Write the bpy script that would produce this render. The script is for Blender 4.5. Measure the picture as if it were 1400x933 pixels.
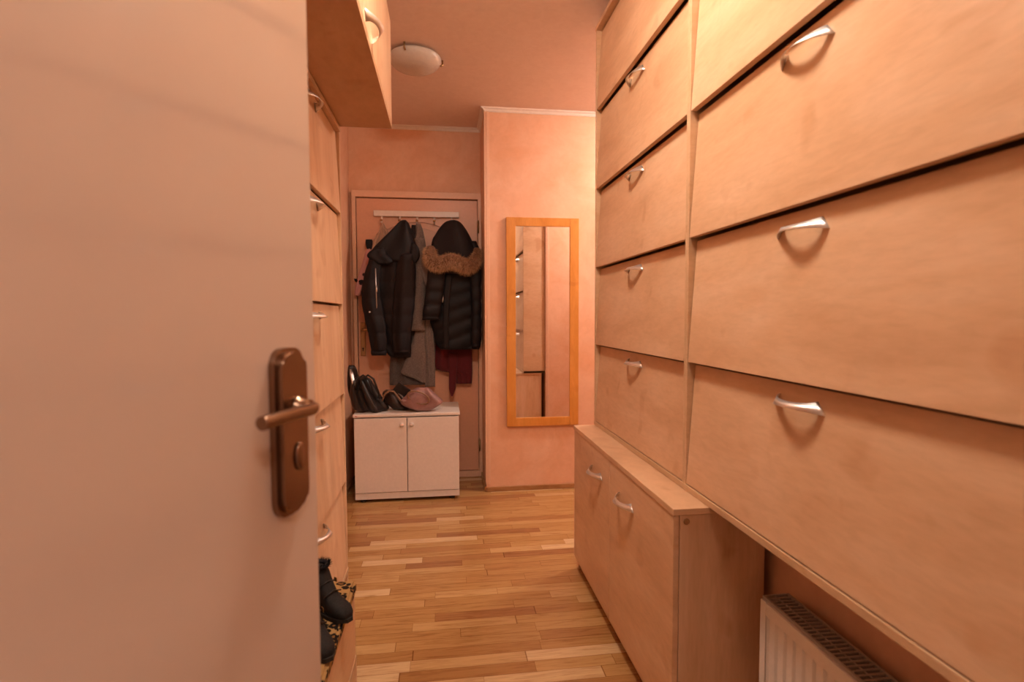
import bpy, bmesh, math, random
from mathutils import Vector, Matrix
from math import sin, cos, pi, radians

for o in list(bpy.data.objects): bpy.data.objects.remove(o)
SC = bpy.context.scene
COL = SC.collection

# ------------------------------------------------------------------ camera
cam_d = bpy.data.cameras.new('camera')
cam = bpy.data.objects.new('camera', cam_d); COL.objects.link(cam)
yw, pt, rl = radians(7.456), radians(2.827), radians(-0.192)
F = Vector((sin(yw)*cos(pt), cos(yw)*cos(pt), -sin(pt)))
R = Vector((cos(yw), -sin(yw), 0)); U = R.cross(F)
R2 = R*cos(rl) + U*sin(rl); U2 = U*cos(rl) - R*sin(rl)
M = Matrix((R2, U2, -F)).transposed().to_4x4(); M.translation = (0, 0, 1.2)
cam.matrix_world = M
cam_d.sensor_width = 36; cam_d.lens = 715*36/1400
cam_d.clip_start = 0.02
cam_d.dof.use_dof = True; cam_d.dof.focus_distance = 2.3; cam_d.dof.aperture_fstop = 3.2
SC.camera = cam

# ------------------------------------------------------------------ world, exposure
w = bpy.data.worlds.new('world'); SC.world = w; w.use_nodes = True
w.node_tree.nodes['Background'].inputs[0].default_value = (1.0, 0.72, 0.62, 1)
w.node_tree.nodes['Background'].inputs[1].default_value = 0.08
SC.view_settings.view_transform = 'Standard'; SC.view_settings.look = 'None'
SC.view_settings.gamma = 1; SC.view_settings.use_curve_mapping = False
SC.view_settings.exposure = 1.30
LAMP_COL = (1.0, 0.85, 0.69, 1)
LAMP_STRENGTH = 46
SIDE_LAMP_STRENGTH = 55
LANDING_LAMP_STRENGTH = 24

# ------------------------------------------------------------------ materials
def new_mat(name):
    m = bpy.data.materials.new(name); m.use_nodes = True
    nt = m.node_tree; b = nt.nodes['Principled BSDF']
    return m, nt, b
def N(nt, t, **k):
    n = nt.nodes.new(t)
    for a, v in k.items(): setattr(n, a, v)
    return n
def coords(nt, scale=(1,1,1), rand=True, kind='Object'):
    tc = N(nt, 'ShaderNodeTexCoord'); mp = N(nt, 'ShaderNodeMapping')
    mp.inputs['Scale'].default_value = scale
    if rand:
        oi = N(nt, 'ShaderNodeObjectInfo'); add = N(nt, 'ShaderNodeVectorMath', operation='SCALE')
        cmb = N(nt, 'ShaderNodeCombineXYZ')
        cmb.inputs[0].default_value = 1.7; cmb.inputs[1].default_value = 3.1; cmb.inputs[2].default_value = 5.3
        nt.links.new(cmb.outputs[0], add.inputs[0]); nt.links.new(oi.outputs['Random'], add.inputs['Scale'])
        ad2 = N(nt, 'ShaderNodeVectorMath', operation='ADD')
        nt.links.new(tc.outputs[kind], ad2.inputs[0]); nt.links.new(add.outputs[0], ad2.inputs[1])
        nt.links.new(ad2.outputs[0], mp.inputs[0])
    else:
        nt.links.new(tc.outputs[kind], mp.inputs[0])
    return mp.outputs[0]
def ramp(nt, fac, stops):
    r = N(nt, 'ShaderNodeValToRGB'); e = r.color_ramp.elements
    e[0].position, e[0].color = stops[0][0], (*stops[0][1], 1)
    e[1].position, e[1].color = stops[-1][0], (*stops[-1][1], 1)
    for p, c in stops[1:-1]:
        x = e.new(p); x.color = (*c, 1)
    nt.links.new(fac, r.inputs[0]); return r.outputs[0]
def noise(nt, vec, scale, detail=4, dist=0, rough=.55):
    n = N(nt, 'ShaderNodeTexNoise'); n.inputs['Scale'].default_value = scale
    n.inputs['Detail'].default_value = detail; n.inputs['Distortion'].default_value = dist
    n.inputs['Roughness'].default_value = rough
    nt.links.new(vec, n.inputs['Vector']); return n.outputs['Fac']
def bump(nt, b, h, strength=.2, dist=.002):
    bp = N(nt, 'ShaderNodeBump'); bp.inputs['Strength'].default_value = strength
    bp.inputs['Distance'].default_value = dist
    nt.links.new(h, bp.inputs['Height']); nt.links.new(bp.outputs[0], b.inputs['Normal'])
def mix(nt, a, b_, fac, typ='MIX'):
    m = N(nt, 'ShaderNodeMix', data_type='RGBA', blend_type=typ)
    for sock, v in ((m.inputs[0], fac), (m.inputs[6], a), (m.inputs[7], b_)):
        if hasattr(v, 'is_linked'): nt.links.new(v, sock)
        else: sock.default_value = v
    return m.outputs[2]

def laminate(name, scale, c1, c2, c3, rough=.38):
    m, nt, b = new_mat(name)
    v = coords(nt, scale)
    n1 = noise(nt, v, 1.7, 4, .7)
    n2 = noise(nt, coords(nt, tuple(s*6 for s in scale)), 3.0, 4, .4)
    col = ramp(nt, n1, [(.30, c1), (.5, c2), (.72, c3)])
    fine = ramp(nt, n2, [(.3, (.88, .86, .84)), (.62, (1, 1, 1))])
    spots = noise(nt, coords(nt, (1, 1, 1)), 9, 1, .5)
    sp = ramp(nt, spots, [(.27, (.80, .68, .58)), (.36, (1, 1, 1))])
    col = mix(nt, col, fine, .7, 'MULTIPLY'); col = mix(nt, col, sp, .5, 'MULTIPLY')
    nt.links.new(col, b.inputs['Base Color'])
    b.inputs['Roughness'].default_value = rough
    b.inputs['Specular IOR Level'].default_value = .4
    return m
LA = ((.62, .375, .22), (.70, .445, .272), (.765, .52, .345))
M_lamH = laminate('maple_laminate_level_grain', (1.5, 1.2, 5), *LA)
M_lamV = laminate('maple_laminate_upright_grain', (6, 6, .9), *LA)
M_lamE = laminate('maple_edge_band', (1.5, 1.2, 5), (.60, .38, .22), (.66, .43, .26), (.7, .47, .3))
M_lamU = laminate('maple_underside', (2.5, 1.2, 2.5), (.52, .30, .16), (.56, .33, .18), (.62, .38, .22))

def plaster(name, c1, c2, rough=.5):
    m, nt, b = new_mat(name)
    v = coords(nt, (1, 1, 1), False)
    n1 = noise(nt, v, 3.2, 6, 1.6); n2 = noise(nt, v, 26, 5, .8)
    col = ramp(nt, n1, [(.3, c1), (.7, c2)])
    f = ramp(nt, n2, [(.3, (.93, .91, .9)), (.65, (1, 1, 1))])
    nt.links.new(mix(nt, col, f, .8, 'MULTIPLY'), b.inputs['Base Color'])
    b.inputs['Roughness'].default_value = rough
    bump(nt, b, n2, .12, .003)
    return m
M_wall = plaster('peach_stucco', (.75, .41, .245), (.82, .52, .355))
M_ceil = plaster('ceiling_paint', (.80, .66, .60), (.82, .68, .62), .8)
def flat(name, c, rough=.5, metal=0, spec=.5, nz=0, nscale=60, coat=0):
    m, nt, b = new_mat(name)
    v = coords(nt, (1, 1, 1), False)
    n = noise(nt, v, nscale, 3)
    a = tuple(x*(1-.06) for x in c)
    nt.links.new(ramp(nt, n, [(.3, a), (.7, c)]), b.inputs['Base Color'])
    b.inputs['Roughness'].default_value = rough; b.inputs['Metallic'].default_value = metal
    b.inputs['Specular IOR Level'].default_value = spec; b.inputs['Coat Weight'].default_value = coat
    if nz: bump(nt, b, n, nz, .002)
    return m
M_white = flat('white_lacquer', (.80, .72, .66), .35)
M_crown = flat('white_moulding', (.85, .78, .72), .5)
M_trimP = flat('peach_trim', (.80, .50, .34), .4)
M_doorP = flat('peach_gloss_paint', (.74, .40, .26), .38)
M_doorW = flat('entrance_door_satin', (.74, .61, .53), .09, spec=.55, nscale=1.5)
M_alu = flat('satin_aluminium', (.88, .87, .87), .42, 1)
M_brass = flat('aged_bronze', (.30, .19, .13), .26, 1)
M_brassd = flat('aged_bronze_dark', (.09, .055, .04), .3, 1)
M_oldbrass = flat('old_brass', (.42, .28, .14), .4, 1)
M_rad = flat('radiator_enamel', (.80, .74, .70), .35)
M_grill = flat('radiator_grille', (.40, .34, .30), .5)
M_dark = flat('dark_gap', (.02, .015, .012), .8)
M_gold = laminate('golden_pine_frame', (8, 8, 1.2), (.62, .25, .045), (.68, .29, .06), (.74, .33, .08), .35)
M_base = laminate('oak_skirting', (1.2, 8, 8), (.30, .14, .05), (.40, .20, .08), (.5, .27, .12), .4)
M_glass = flat('frosted_glass', (.62, .56, .50), .25, spec=.6)
M_tag = flat('white_tag', (.75, .7, .68), .5)
M_red_st = flat('red_sticker', (.5, .05, .04), .5)
m, nt, b = new_mat('mirror_glass'); M_mirror = m
b.inputs['Base Color'].default_value = (.9, .9, .9, 1); b.inputs['Metallic'].default_value = 1; b.inputs['Roughness'].default_value = .02
def emis(name, c, s):
    m, nt, b = new_mat(name)
    b.inputs['Base Color'].default_value = (.8, .8, .8, 1)
    b.inputs['Emission Color'].default_value = c; b.inputs['Emission Strength'].default_value = s
    return m
M_lit = emis('lit_glass', LAMP_COL, LAMP_STRENGTH)
M_lit3 = emis('lit_glass_landing', (1, .84, .72, 1), LANDING_LAMP_STRENGTH)
M_lit2 = emis('lit_glass_side', (1, .90, .80, 1), SIDE_LAMP_STRENGTH)
def fabric(name, c, rough=.8, scale=220, bs=.25, var=.7, big=6, sheen=.2):
    m, nt, b = new_mat(name); b.inputs['Specular IOR Level'].default_value = .3 if c[0] < .05 else .45
    if c[0] < .05: sheen = 0
    v = coords(nt, (1, 1, 1), False)
    n = noise(nt, v, scale, 3); n2 = noise(nt, v, big, 3, .5)
    col = ramp(nt, n, [(.3, tuple(x*var for x in c)), (.7, c)])
    f = ramp(nt, n2, [(.3, (.8, .8, .8)), (.7, (1, 1, 1))])
    nt.links.new(mix(nt, col, f, .8, 'MULTIPLY'), b.inputs['Base Color'])
    b.inputs['Roughness'].default_value = rough; b.inputs['Sheen Weight'].default_value = sheen
    bump(nt, b, n, bs, .003)
    return m
M_nyl = fabric('black_nylon', (.008, .0065, .009), .6, 90, .15, .7, 6, .1)
M_nyl2 = fabric('black_plum_nylon', (.010, .006, .008), .65, 90, .15, .7, 6, .1)
M_lining = fabric('black_lining', (.012, .010, .014), .7)
M_wool = fabric('grey_wool', (.26, .21, .19), .9, 160, .5, .5)
M_woold = fabric('dark_grey_wool', (.15, .12, .11), .9, 160, .5, .5)
M_red = fabric('burgundy_knit', (.13, .008, .014), .9)
M_beige = fabric('beige_cloth', (.62, .40, .28), .9)
M_leather = fabric('black_leather', (.03, .022, .02), .3, 60, .2, .7, 8, 0)
M_leather2 = fabric('brown_black_leather', (.055, .032, .025), .35, 60, .2, .7, 8, 0)
M_suede = fabric('black_suede', (.022, .017, .016), .75, 120, .3, .6)
M_mauve = fabric('mauve_leather', (.35, .185, .17), .42, 60, .2, .85, 8, 0)
M_tan = fabric('tan_leather', (.32, .17, .09), .5)
M_furA = fabric('fur_tan', (.80, .50, .29), .8, 40, 0, .6)
M_furB = fabric('fur_ginger', (.60, .31, .14), .8, 40, 0, .6)
M_furC = fabric('fur_brown', (.24, .11, .05), .8, 40, 0, .6)
# pink cloth with black blots
m, nt, b = new_mat('pink_print'); M_pink = m
v = coords(nt, (1, 1, 1), False)
vo = N(nt, 'ShaderNodeTexVoronoi'); vo.inputs['Scale'].default_value = 16; nt.links.new(v, vo.inputs['Vector'])
nt.links.new(ramp(nt, vo.outputs['Distance'], [(.20, (.02, .01, .015)), (.27, (.60, .30, .28))]), b.inputs['Base Color'])
b.inputs['Roughness'].default_value = .8
# leopard: rings of dark brown round tan-brown hearts on a golden ground
m, nt, b = new_mat('leopard_print'); M_leo = m
v = coords(nt, (1, 1, 1), False)
dn = N(nt, 'ShaderNodeTexNoise'); dn.inputs['Scale'].default_value = 30; nt.links.new(v, dn.inputs['Vector'])
va = N(nt, 'ShaderNodeVectorMath', operation='SCALE'); va.inputs['Scale'].default_value = .022
nt.links.new(dn.outputs['Color'], va.inputs[0])
vb = N(nt, 'ShaderNodeVectorMath', operation='ADD'); nt.links.new(v, vb.inputs[0]); nt.links.new(va.outputs[0], vb.inputs[1])
vo = N(nt, 'ShaderNodeTexVoronoi'); vo.inputs['Scale'].default_value = 38; nt.links.new(vb.outputs[0], vo.inputs['Vector'])
nt.links.new(ramp(nt, vo.outputs['Distance'], [(.0, (.30, .14, .045)), (.24, (.24, .11, .035)), (.30, (.012, .008, .006)), (.50, (.012, .008, .006)), (.58, (.42, .24, .09))]), b.inputs['Base Color'])
b.inputs['Roughness'].default_value = .95; b.inputs['Specular IOR Level'].default_value = .2
# parquet
def parquet():
    m, nt, b = new_mat('oak_parquet')
    L = nt.links
    tc = N(nt, 'ShaderNodeTexCoord'); sp = N(nt, 'ShaderNodeSeparateXYZ'); L.new(tc.outputs['Object'], sp.inputs[0])
    def mt(op, a, b_=None):
        n = N(nt, 'ShaderNodeMath', operation=op)
        for i, x in enumerate((a, b_)):
            if x is None: continue
            if hasattr(x, 'is_linked'): L.new(x, n.inputs[i])
            else: n.inputs[i].default_value = x
        return n.outputs[0]
    W, LEN = .056, .40
    yr = mt('DIVIDE', sp.outputs['Y'], W); row = mt('FLOOR', yr); yf = mt('SUBTRACT', yr, row)
    wn = N(nt, 'ShaderNodeTexWhiteNoise', noise_dimensions='1D'); L.new(row, wn.inputs['W'])
    xr = mt('ADD', mt('DIVIDE', sp.outputs['X'], LEN), mt('MULTIPLY', wn.outputs['Value'], 9.7))
    # uneven lengths
    xr = mt('ADD', xr, mt('MULTIPLY', mt('SINE', mt('MULTIPLY', xr, 2.6)), .22))
    cell = mt('FLOOR', xr); xf = mt('SUBTRACT', xr, cell)
    cb = N(nt, 'ShaderNodeCombineXYZ'); L.new(row, cb.inputs[0]); L.new(cell, cb.inputs[1])
    w2 = N(nt, 'ShaderNodeTexWhiteNoise', noise_dimensions='2D'); L.new(cb.outputs[0], w2.inputs['Vector'])
    base = ramp(nt, w2.outputs['Value'], [(0, (.33, .15, .055)), (.10, (.39, .19, .068)), (.35, (.44, .235, .085)), (.7, (.49, .28, .105)), (.90, (.54, .33, .14)), (1, (.68, .48, .27))])
    # grain
    off = N(nt, 'ShaderNodeVectorMath', operation='SCALE'); off.inputs['Scale'].default_value = 7
    L.new(w2.outputs['Color'], off.inputs[0])
    ad = N(nt, 'ShaderNodeVectorMath', operation='ADD'); L.new(tc.outputs['Object'], ad.inputs[0]); L.new(off.outputs[0], ad.inputs[1])
    mp = N(nt, 'ShaderNodeMapping'); mp.inputs['Scale'].default_value = (2.6, 34, 1); L.new(ad.outputs[0], mp.inputs[0])
    g = noise(nt, mp.outputs[0], 2.2, 6, 1.0, .65)
    gr = ramp(nt, g, [(.30, (.60, .47, .36)), (.5, (.93, .9, .87)), (.7, (1.08, 1.07, 1.05))])
    col = mix(nt, base, gr, .85, 'MULTIPLY')
    # joints
    ey = mt('MINIMUM', yf, mt('SUBTRACT', 1, yf)); ex = mt('MULTIPLY', mt('MINIMUM', xf, mt('SUBTRACT', 1, xf)), LEN/W)
    e = mt('MINIMUM', ex, ey)
    jr = ramp(nt, e, [(.006, (.45, .33, .25)), (.022, (1, 1, 1))])
    col = mix(nt, col, jr, 1.0, 'MULTIPLY')
    L.new(col, b.inputs['Base Color'])
    b.inputs['Roughness'].default_value = .27; b.inputs['Specular IOR Level'].default_value = .5
    bump(nt, b, e, .0, .001)
    return m
M_floor = parquet()

# ------------------------------------------------------------------ mesh helpers
def box(bm, x0, x1, y0, y1, z0, z1, bev=0, shear=None, mi=0):
    """axis box; shear(v) may move the vertices"""
    vs = [bm.verts.new((x, y, z)) for x in (x0, x1) for y in (y0, y1) for z in (z0, z1)]
    fs = [bm.faces.new([vs[i] for i in q]) for q in ((0,1,3,2),(4,6,7,5),(0,4,5,1),(2,3,7,6),(0,2,6,4),(1,5,7,3))]
    for f in fs: f.material_index = mi
    if shear:
        for v in vs: v.co = Vector(shear(v.co))
    if bev:
        es = {e for f in fs for e in f.edges}
        bmesh.ops.bevel(bm, geom=list(es), offset=bev, segments=2, affect='EDGES', profile=.5)
    return vs
def tube(bm, pts, r, seg=10, cap=True, mi=0, flat_=1.0):
    pts = [Vector(p) for p in pts]; rings = []
    up0 = None
    for i, p in enumerate(pts):
        d = (pts[min(i+1, len(pts)-1)] - pts[max(i-1, 0)]).normalized()
        if up0 is None:
            up0 = Vector((0, 0, 1)) if abs(d.z) < .9 else Vector((1, 0, 0))
        s = d.cross(up0).normalized(); u = s.cross(d).normalized(); up0 = u
        rr = r[i] if isinstance(r, (list, tuple)) else r
        rings.append([bm.verts.new(p + s*cos(a)*rr + u*sin(a)*rr*flat_) for a in [2*pi*k/seg for k in range(seg)]])
    for a, c in zip(rings, rings[1:]):
        for k in range(seg):
            f = bm.faces.new((a[k], a[(k+1) % seg], c[(k+1) % seg], c[k])); f.material_index = mi; f.smooth = True
    if cap:
        bm.faces.new(rings[0][::-1]).material_index = mi; bm.faces.new(rings[-1]).material_index = mi
def lathe(bm, prof, c, axis='z', seg=40, ax=1.0, ay=1.0, mi=0):
    """prof: (radius, height) pairs, revolved about the axis through c"""
    rings = []
    for r, h in prof:
        ring = []
        for k in range(seg):
            a = 2*pi*k/seg; p, q = r*cos(a)*ax, r*sin(a)*ay
            v = {'z': (p, q, h), 'y': (p, h, q), 'x': (h, p, q)}[axis]
            ring.append(bm.verts.new(Vector(c) + Vector(v)))
        rings.append(ring)
    for a, d in zip(rings, rings[1:]):
        for k in range(seg):
            f = bm.faces.new((a[k], a[(k+1) % seg], d[(k+1) % seg], d[k])); f.smooth = True; f.material_index = mi
    bm.faces.new(rings[0][::-1]); bm.faces.new(rings[-1])
def interp(rows, n):
    """smooth resampling of (z, xl, xr) rows"""
    out = []
    m_ = len(rows)-1
    for i in range(n+1):
        t = i/n*m_; k = min(int(t), m_-1); u = t-k
        P = [rows[max(k-1, 0)], rows[k], rows[k+1], rows[min(k+2, m_)]]
        out.append(tuple(.5*((2*P[1][j]) + (-P[0][j]+P[2][j])*u + (2*P[0][j]-5*P[1][j]+4*P[2][j]-P[3][j])*u*u
                   + (-P[0][j]+3*P[1][j]-3*P[2][j]+P[3][j])*u**3) for j in range(len(rows[0]))))
    return out
def loft(bm, rows, y, th, folds=5, amp=.25, quilt=0, qamp=.012, slant=0, n=None, seg=48, seed=0, wav=.35, edge=.004):
    """hanging cloth: every row is an oval ring between xl and xr, th deep, with upright folds
       and (quilt>0) stitched channels every quilt metres"""
    rnd = random.Random(seed); ph = [rnd.uniform(0, 6.28) for _ in range(6)]
    z0, z1 = rows[0][0], rows[-1][0]
    n = n or max(16, int(abs(z0-z1)/.011))
    rr = interp(rows, n); rings = []
    for i, (z, xl, xr) in enumerate(rr):
        c = (xl+xr)/2; hw = max((xr-xl)/2, .003)
        e = min(1, (i+.6)/4.0, (n-i+.9)/3.0)
        ring = []
        for k in range(seg):
            a = 2*pi*k/seg; ca, sa = cos(a), sin(a)
            x = hw*(abs(ca)**.8)*(1 if ca > 0 else -1)
            t_ = th*(.5+.5*min(1, hw/.1))*e**.5
            f = 1 + amp*(sin(folds*2*x/ max(hw, .02)*1.1 + ph[0] + wav*sin(z*7+ph[1])) + .5*sin(folds*4.7*x/max(hw, .02)*.6 + ph[2] + z*5))
            yy = t_*(abs(sa)**.75)*(.4 if sa > 0 else -1)
            if sa < 0: yy *= f
            dx = 0
            if quilt:
                q = abs(sin(pi*(z + slant*x)/quilt))**.55
                yy += -qamp*(1-q)*(-1 if sa < 0 else 1)*min(1, abs(sa)*1.6)
                dx = -edge*(1-q)*(1 if ca > 0 else -1)*abs(ca)
            ring.append(bm.verts.new((c+x+dx, y+yy, z)))
        rings.append(ring)
    for a, d in zip(rings, rings[1:]):
        for k in range(seg):
            f = bm.faces.new((a[k], d[k], d[(k+1) % seg], a[(k+1) % seg])); f.smooth = True
    for r_ in (rings[0][::-1], rings[-1]):
        cc = sum((v.co for v in r_), Vector())/seg; cv = bm.verts.new(cc)
        for k in range(seg): bm.faces.new((r_[k], r_[(k+1) % seg], cv)).smooth = True

def obj(name, bm, mats, parent=None, world=True):
    """link bm as ONE mesh object; with a parent the coordinates are world ones unless world=False"""
    bmesh.ops.recalc_face_normals(bm, faces=bm.faces)
    me = bpy.data.meshes.new(name)
    if parent is not None and world:
        p = parent; off = Vector()
        while p is not None: off += p.location; p = p.parent
        bmesh.ops.translate(bm, vec=-off, verts=bm.verts)
    bm.to_mesh(me); bm.free()
    for mt in (mats if isinstance(mats, (list, tuple)) else [mats]): me.materials.append(mt)
    o = bpy.data.objects.new(name, me); COL.objects.link(o)
    if parent is not None: o.parent = parent
    return o
def B(*boxes, bev=0):
    bm = bmesh.new()
    for b_ in boxes: box(bm, *b_, bev=bev)
    return bm
def tag(o, label=None, cat=None, group=None, kind=None):
    if label: o['label'] = label
    if cat: o['category'] = cat
    if group: o['group'] = group
    if kind: o['kind'] = kind
    return o
def thing(name, label, cat, loc=(0, 0, 0), group=None, rotz=0):
    o = bpy.data.objects.new(name, None); COL.objects.link(o); o.empty_display_size = .05
    o.location = loc; o.rotation_euler = (0, 0, rotz)
    return tag(o, label, cat, group)
def struct(name, bm, mat):
    return tag(obj(name, bm, mat), kind='structure')
def dup(root, loc, label):
    r = root.copy(); COL.objects.link(r); r.location = loc; r['label'] = label
    for ch in list(root.children):
        c = ch.copy(); COL.objects.link(c); c.parent = r
        for g in list(ch.children):
            d = g.copy(); COL.objects.link(d); d.parent = c
    return r

# ------------------------------------------------------------------ the room
ZC = 2.563; XL = -.66; XR = .90; YM = 3.503; YB = 3.90; XN = .28; YP = 2.40; XE = 2.6; YF = -.06
struct('floor', B((XL-.1, XE+.1, YF-.12, YB+.1, -.1, 0)), M_floor)
struct('ceiling', B((XL-.1, XE+.1, YF-.12, YB+.1, ZC, ZC+.1)), M_ceil)
struct('wall_left', B((XL-.1, XL, YF-.12, YB+.1, 0, ZC)), M_wall)
struct('wall_right', B((XR, XR+.12, YF-.12, YP, 0, ZC)), M_wall)
struct('wall_back', B((XN, XE+.1, YM, YB+.1, 0, ZC)), M_wall)
struct('wall_recess', B((XL, XN, YB, YB+.1, 0, ZC)), M_wall)
struct('wall_passage', B((XR+.12, XE+.1, YP-.12, YP, 0, ZC)), M_wall)
struct('wall_end', B((XE, XE+.1, YP, YM, 0, ZC)), M_wall)
bm = bmesh.new()
box(bm, XL, -.47, YF-.12, YF, 0, ZC); box(bm, .47, XR, YF-.12, YF, 0, ZC); box(bm, -.47, .47, YF-.12, YF, 2.12, ZC)
struct('wall_front', bm, M_wall)
M_land = plaster('landing_paint', (.74, .62, .54), (.78, .66, .58), .7)
LY = -2.0
struct('wall_landing_left', B((-1.3, -1.2, LY, YF-.12, 0, ZC)), M_land)
struct('wall_landing_right', B((1.2, 1.3, LY, YF-.12, 0, ZC)), M_land)
struct('wall_landing_back', B((-1.3, 1.3, LY-.1, LY, 0, ZC)), M_land)
struct('wall_landing_front', B((-1.2, XL-.1, YF-.12, YF-.02, 0, ZC), (XR+.12, 1.2, YF-.12, YF-.02, 0, ZC)), M_land)
struct('floor_landing', B((-1.3, 1.3, LY-.1, YF-.12, -.1, -.001)), M_grill)
struct('ceiling_landing', B((-1.3, 1.3, LY-.1, YF-.12, ZC, ZC+.1)), M_ceil)
def crown(name, pts):
    """small white cornice along a run of points, profile towards the room"""
    bm = bmesh.new()
    for (x0, y0, x1, y1, nx, ny) in pts:
        prof = [(0, 0), (.026, 0), (.024, -.006), (.012, -.012), (.006, -.024), (0, -.026)]
        A = [bm.verts.new((x0+nx*a, y0+ny*a, ZC+h)) for a, h in prof]
        C_ = [bm.verts.new((x1+nx*a, y1+ny*a, ZC+h)) for a, h in prof]
        for k in range(6): bm.faces.new((A[k], A[(k+1) % 6], C_[(k+1) % 6], C_[k]))
        bm.faces.new(A); bm.faces.new(C_[::-1])
    struct(name, bm, M_crown)
crown('trim_1', [(XN-.0, YM, XE, YM, 0, -1)])
crown('trim_2', [(XL, YB, XN, YB, 0, -1)])
crown('trim_3', [(XN, YM-.026, XN, YB, -1, 0)])
crown('trim_4', [(XL, .9, XL, YB, 1, 0)])
# corner strips
struct('trim_5', B((XN-.004, XN+.030, YM-.005, YM, .05, ZC-.02), (XN-.004, XN, YM, YM+.03, .05, ZC-.02), (XN+.012, XN+.0155, YM-.0075, YM, .05, ZC-.02), bev=.001), M_trimP)
struct('trim_6', B((XR, XR+.032, YP, YP+.006, .0, ZC), (XR+.012, XR+.016, YP, YP+.009, 0, ZC), bev=.001), M_trimP)
struct('baseboard_back', B((XN+.0, XE, YM-.014, YM, 0, .032), bev=.003), M_base)
struct('baseboard_recess', B((XN-.012, XN, YM, YB, 0, .032), bev=.003), M_base)
struct('baseboard_left', B((XL, XL+.012, 2.2, YB, 0, .032), bev=.003), M_base)

# ------------------------------------------------------------------ inner door in the recess (door_1)
def arch_pts(x0, x1, z0, z1, rise, n=16):
    p = [(x0, z0), (x1, z0)]
    for k in range(n+1):
        t = k/n; p.append((x1+(x0-x1)*t, z1-rise + rise*sin(pi*t)))
    return p
def ring_prism(bm, outer, inner, y0, y1):
    n = len(outer)
    O0 = [bm.verts.new((x, y0, z)) for x, z in outer]; O1 = [bm.verts.new((x, y1, z)) for x, z in outer]
    I0 = [bm.verts.new((x, y0-.0, z)) for x, z in inner]; I1 = [bm.verts.new((x, y1, z)) for x, z in inner]
    for k in range(n):
        j = (k+1) % n
        bm.faces.new((O0[k], O0[j], I0[j], I0[k])); bm.faces.new((O0[k], O1[k], O1[j], O0[j])); bm.faces.new((I0[k], I0[j], I1[j], I1[k]))
DX0, DX1 = -.606, .252
d1 = bpy.data.objects.new('door_1', None); COL.objects.link(d1); d1.location = ((DX0+DX1)/2, YB-.03, 0); tag(d1, kind='structure')
bm = bmesh.new(); box(bm, DX0, DX1, YB-.034, YB-.002, .045, 2.035, bev=.002)
obj('leaf', bm, M_doorP, d1)
bm = bmesh.new()
cx = (DX0+DX1)/2
for (x0, x1, z0, z1, rise, w_) in ((DX0+.12, DX1-.12, .98, 1.80, .09, .018), (DX0+.12, DX1-.12, .22, .80, 0, .018)):
    a = arch_pts(x0, x1, z0, z1+rise, rise); c = arch_pts(x0+w_, x1-w_, z0+w_, z1+rise-w_, rise)
    ring_prism(bm, a, c, YB-.044, YB-.034)
    a = arch_pts(x0+.05, x1-.05, z0+.05, z1+rise-.05, rise); c = arch_pts(x0+.06, x1-.06, z0+.06, z1+rise-.06, rise)
    ring_prism(bm, a, c, YB-.039, YB-.034)
obj('panel_moulding', bm, M_doorP, d1)
fr = obj('door_frame', B((DX0-.03, DX0-.004, YB-.05, YB, 0, 2.085), (DX1+.004, XN, YB-.05, YB, 0, 2.085), (DX0-.03, XN, YB-.0505, YB, 2.042, 2.087), (DX0-.03, XN, YB-.055, YB, 0, .04), bev=.002), M_trimP, d1)
bm = bmesh.new(); box(bm, -.592, -.556, YB-.042, YB-.034, .91, 1.15, bev=.004)
pl_ = obj('lock_plate', bm, M_oldbrass, d1)
bm = bmesh.new(); lathe(bm, [(.0095, 0), (.0095, -.04), (.006, -.042)], (-.574, YB-.042, 1.10), 'y', 16)
tube(bm, [(-.574, YB-.078, 1.10), (-.56, YB-.082, 1.10), (-.50, YB-.082, 1.098), (-.465, YB-.08, 1.094)], [.009, .009, .008, .007])
obj('lever', bm, M_oldbrass, pl_)
bm = bmesh.new(); lathe(bm, [(.006, 0), (.006, -.0012)], (-.574, YB-.0422, .965), 'y', 14); box(bm, -.577, -.571, YB-.0434, YB-.042, .945, .964)
obj('keyhole', bm, M_dark, pl_)
for z in (1.84, .235):
    bm = bmesh.new(); tube(bm, [(.258, YB-.058, z-.042), (.258, YB-.058, z+.042)], .0065, 12)
    tube(bm, [(.258, YB-.058, z+.042), (.258, YB-.058, z+.052)], [.0065, .003], 12); box(bm, .252, .264, YB-.057, YB-.05, z-.036, z+.036)
    obj('hinge', bm, M_oldbrass, d1)

# ------------------------------------------------------------------ coat rack
t = thing('coat_rack', 'white wall bar with five hooks mounted high on the peach door', 'coat rack', (-.182, YB-.05, 1.90))
obj('rack_bar', B((-.484, .119, YB-.062, YB-.0345, 1.906, 1.947), bev=.003), M_white, t)
for x in (-.427, -.301, -.180, -.058, .065):
    bm = bmesh.new()
    tube(bm, [(x, YB-.052, 1.906), (x, YB-.055, 1.880), (x, YB-.066, 1.862), (x, YB-.088, 1.858), (x, YB-.100, 1.872)], [.007, .0065, .006, .005, .005], 10)
    h = obj('hook', bm, M_white, t)
    bm = bmesh.new(); lathe(bm, [(.002, -.009), (.008, -.006), (.0095, 0), (.008, .006), (.002, .009)], (x, YB-.101, 1.872), 'z', 14)
    obj('hook_knob', bm, M_base, h)

# ------------------------------------------------------------------ coats (rows: z, left x, right x)
def clampx(rows, hi=.268, lo=-.625): return [(z, max(a, lo), min(b_, hi)) for z, a, b_ in rows]
def cloth(name, rows, y, th, mat, parent, **k):
    bm = bmesh.new(); loft(bm, clampx(rows), y, th, **k); return obj(name, bm, mat, parent)

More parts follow.
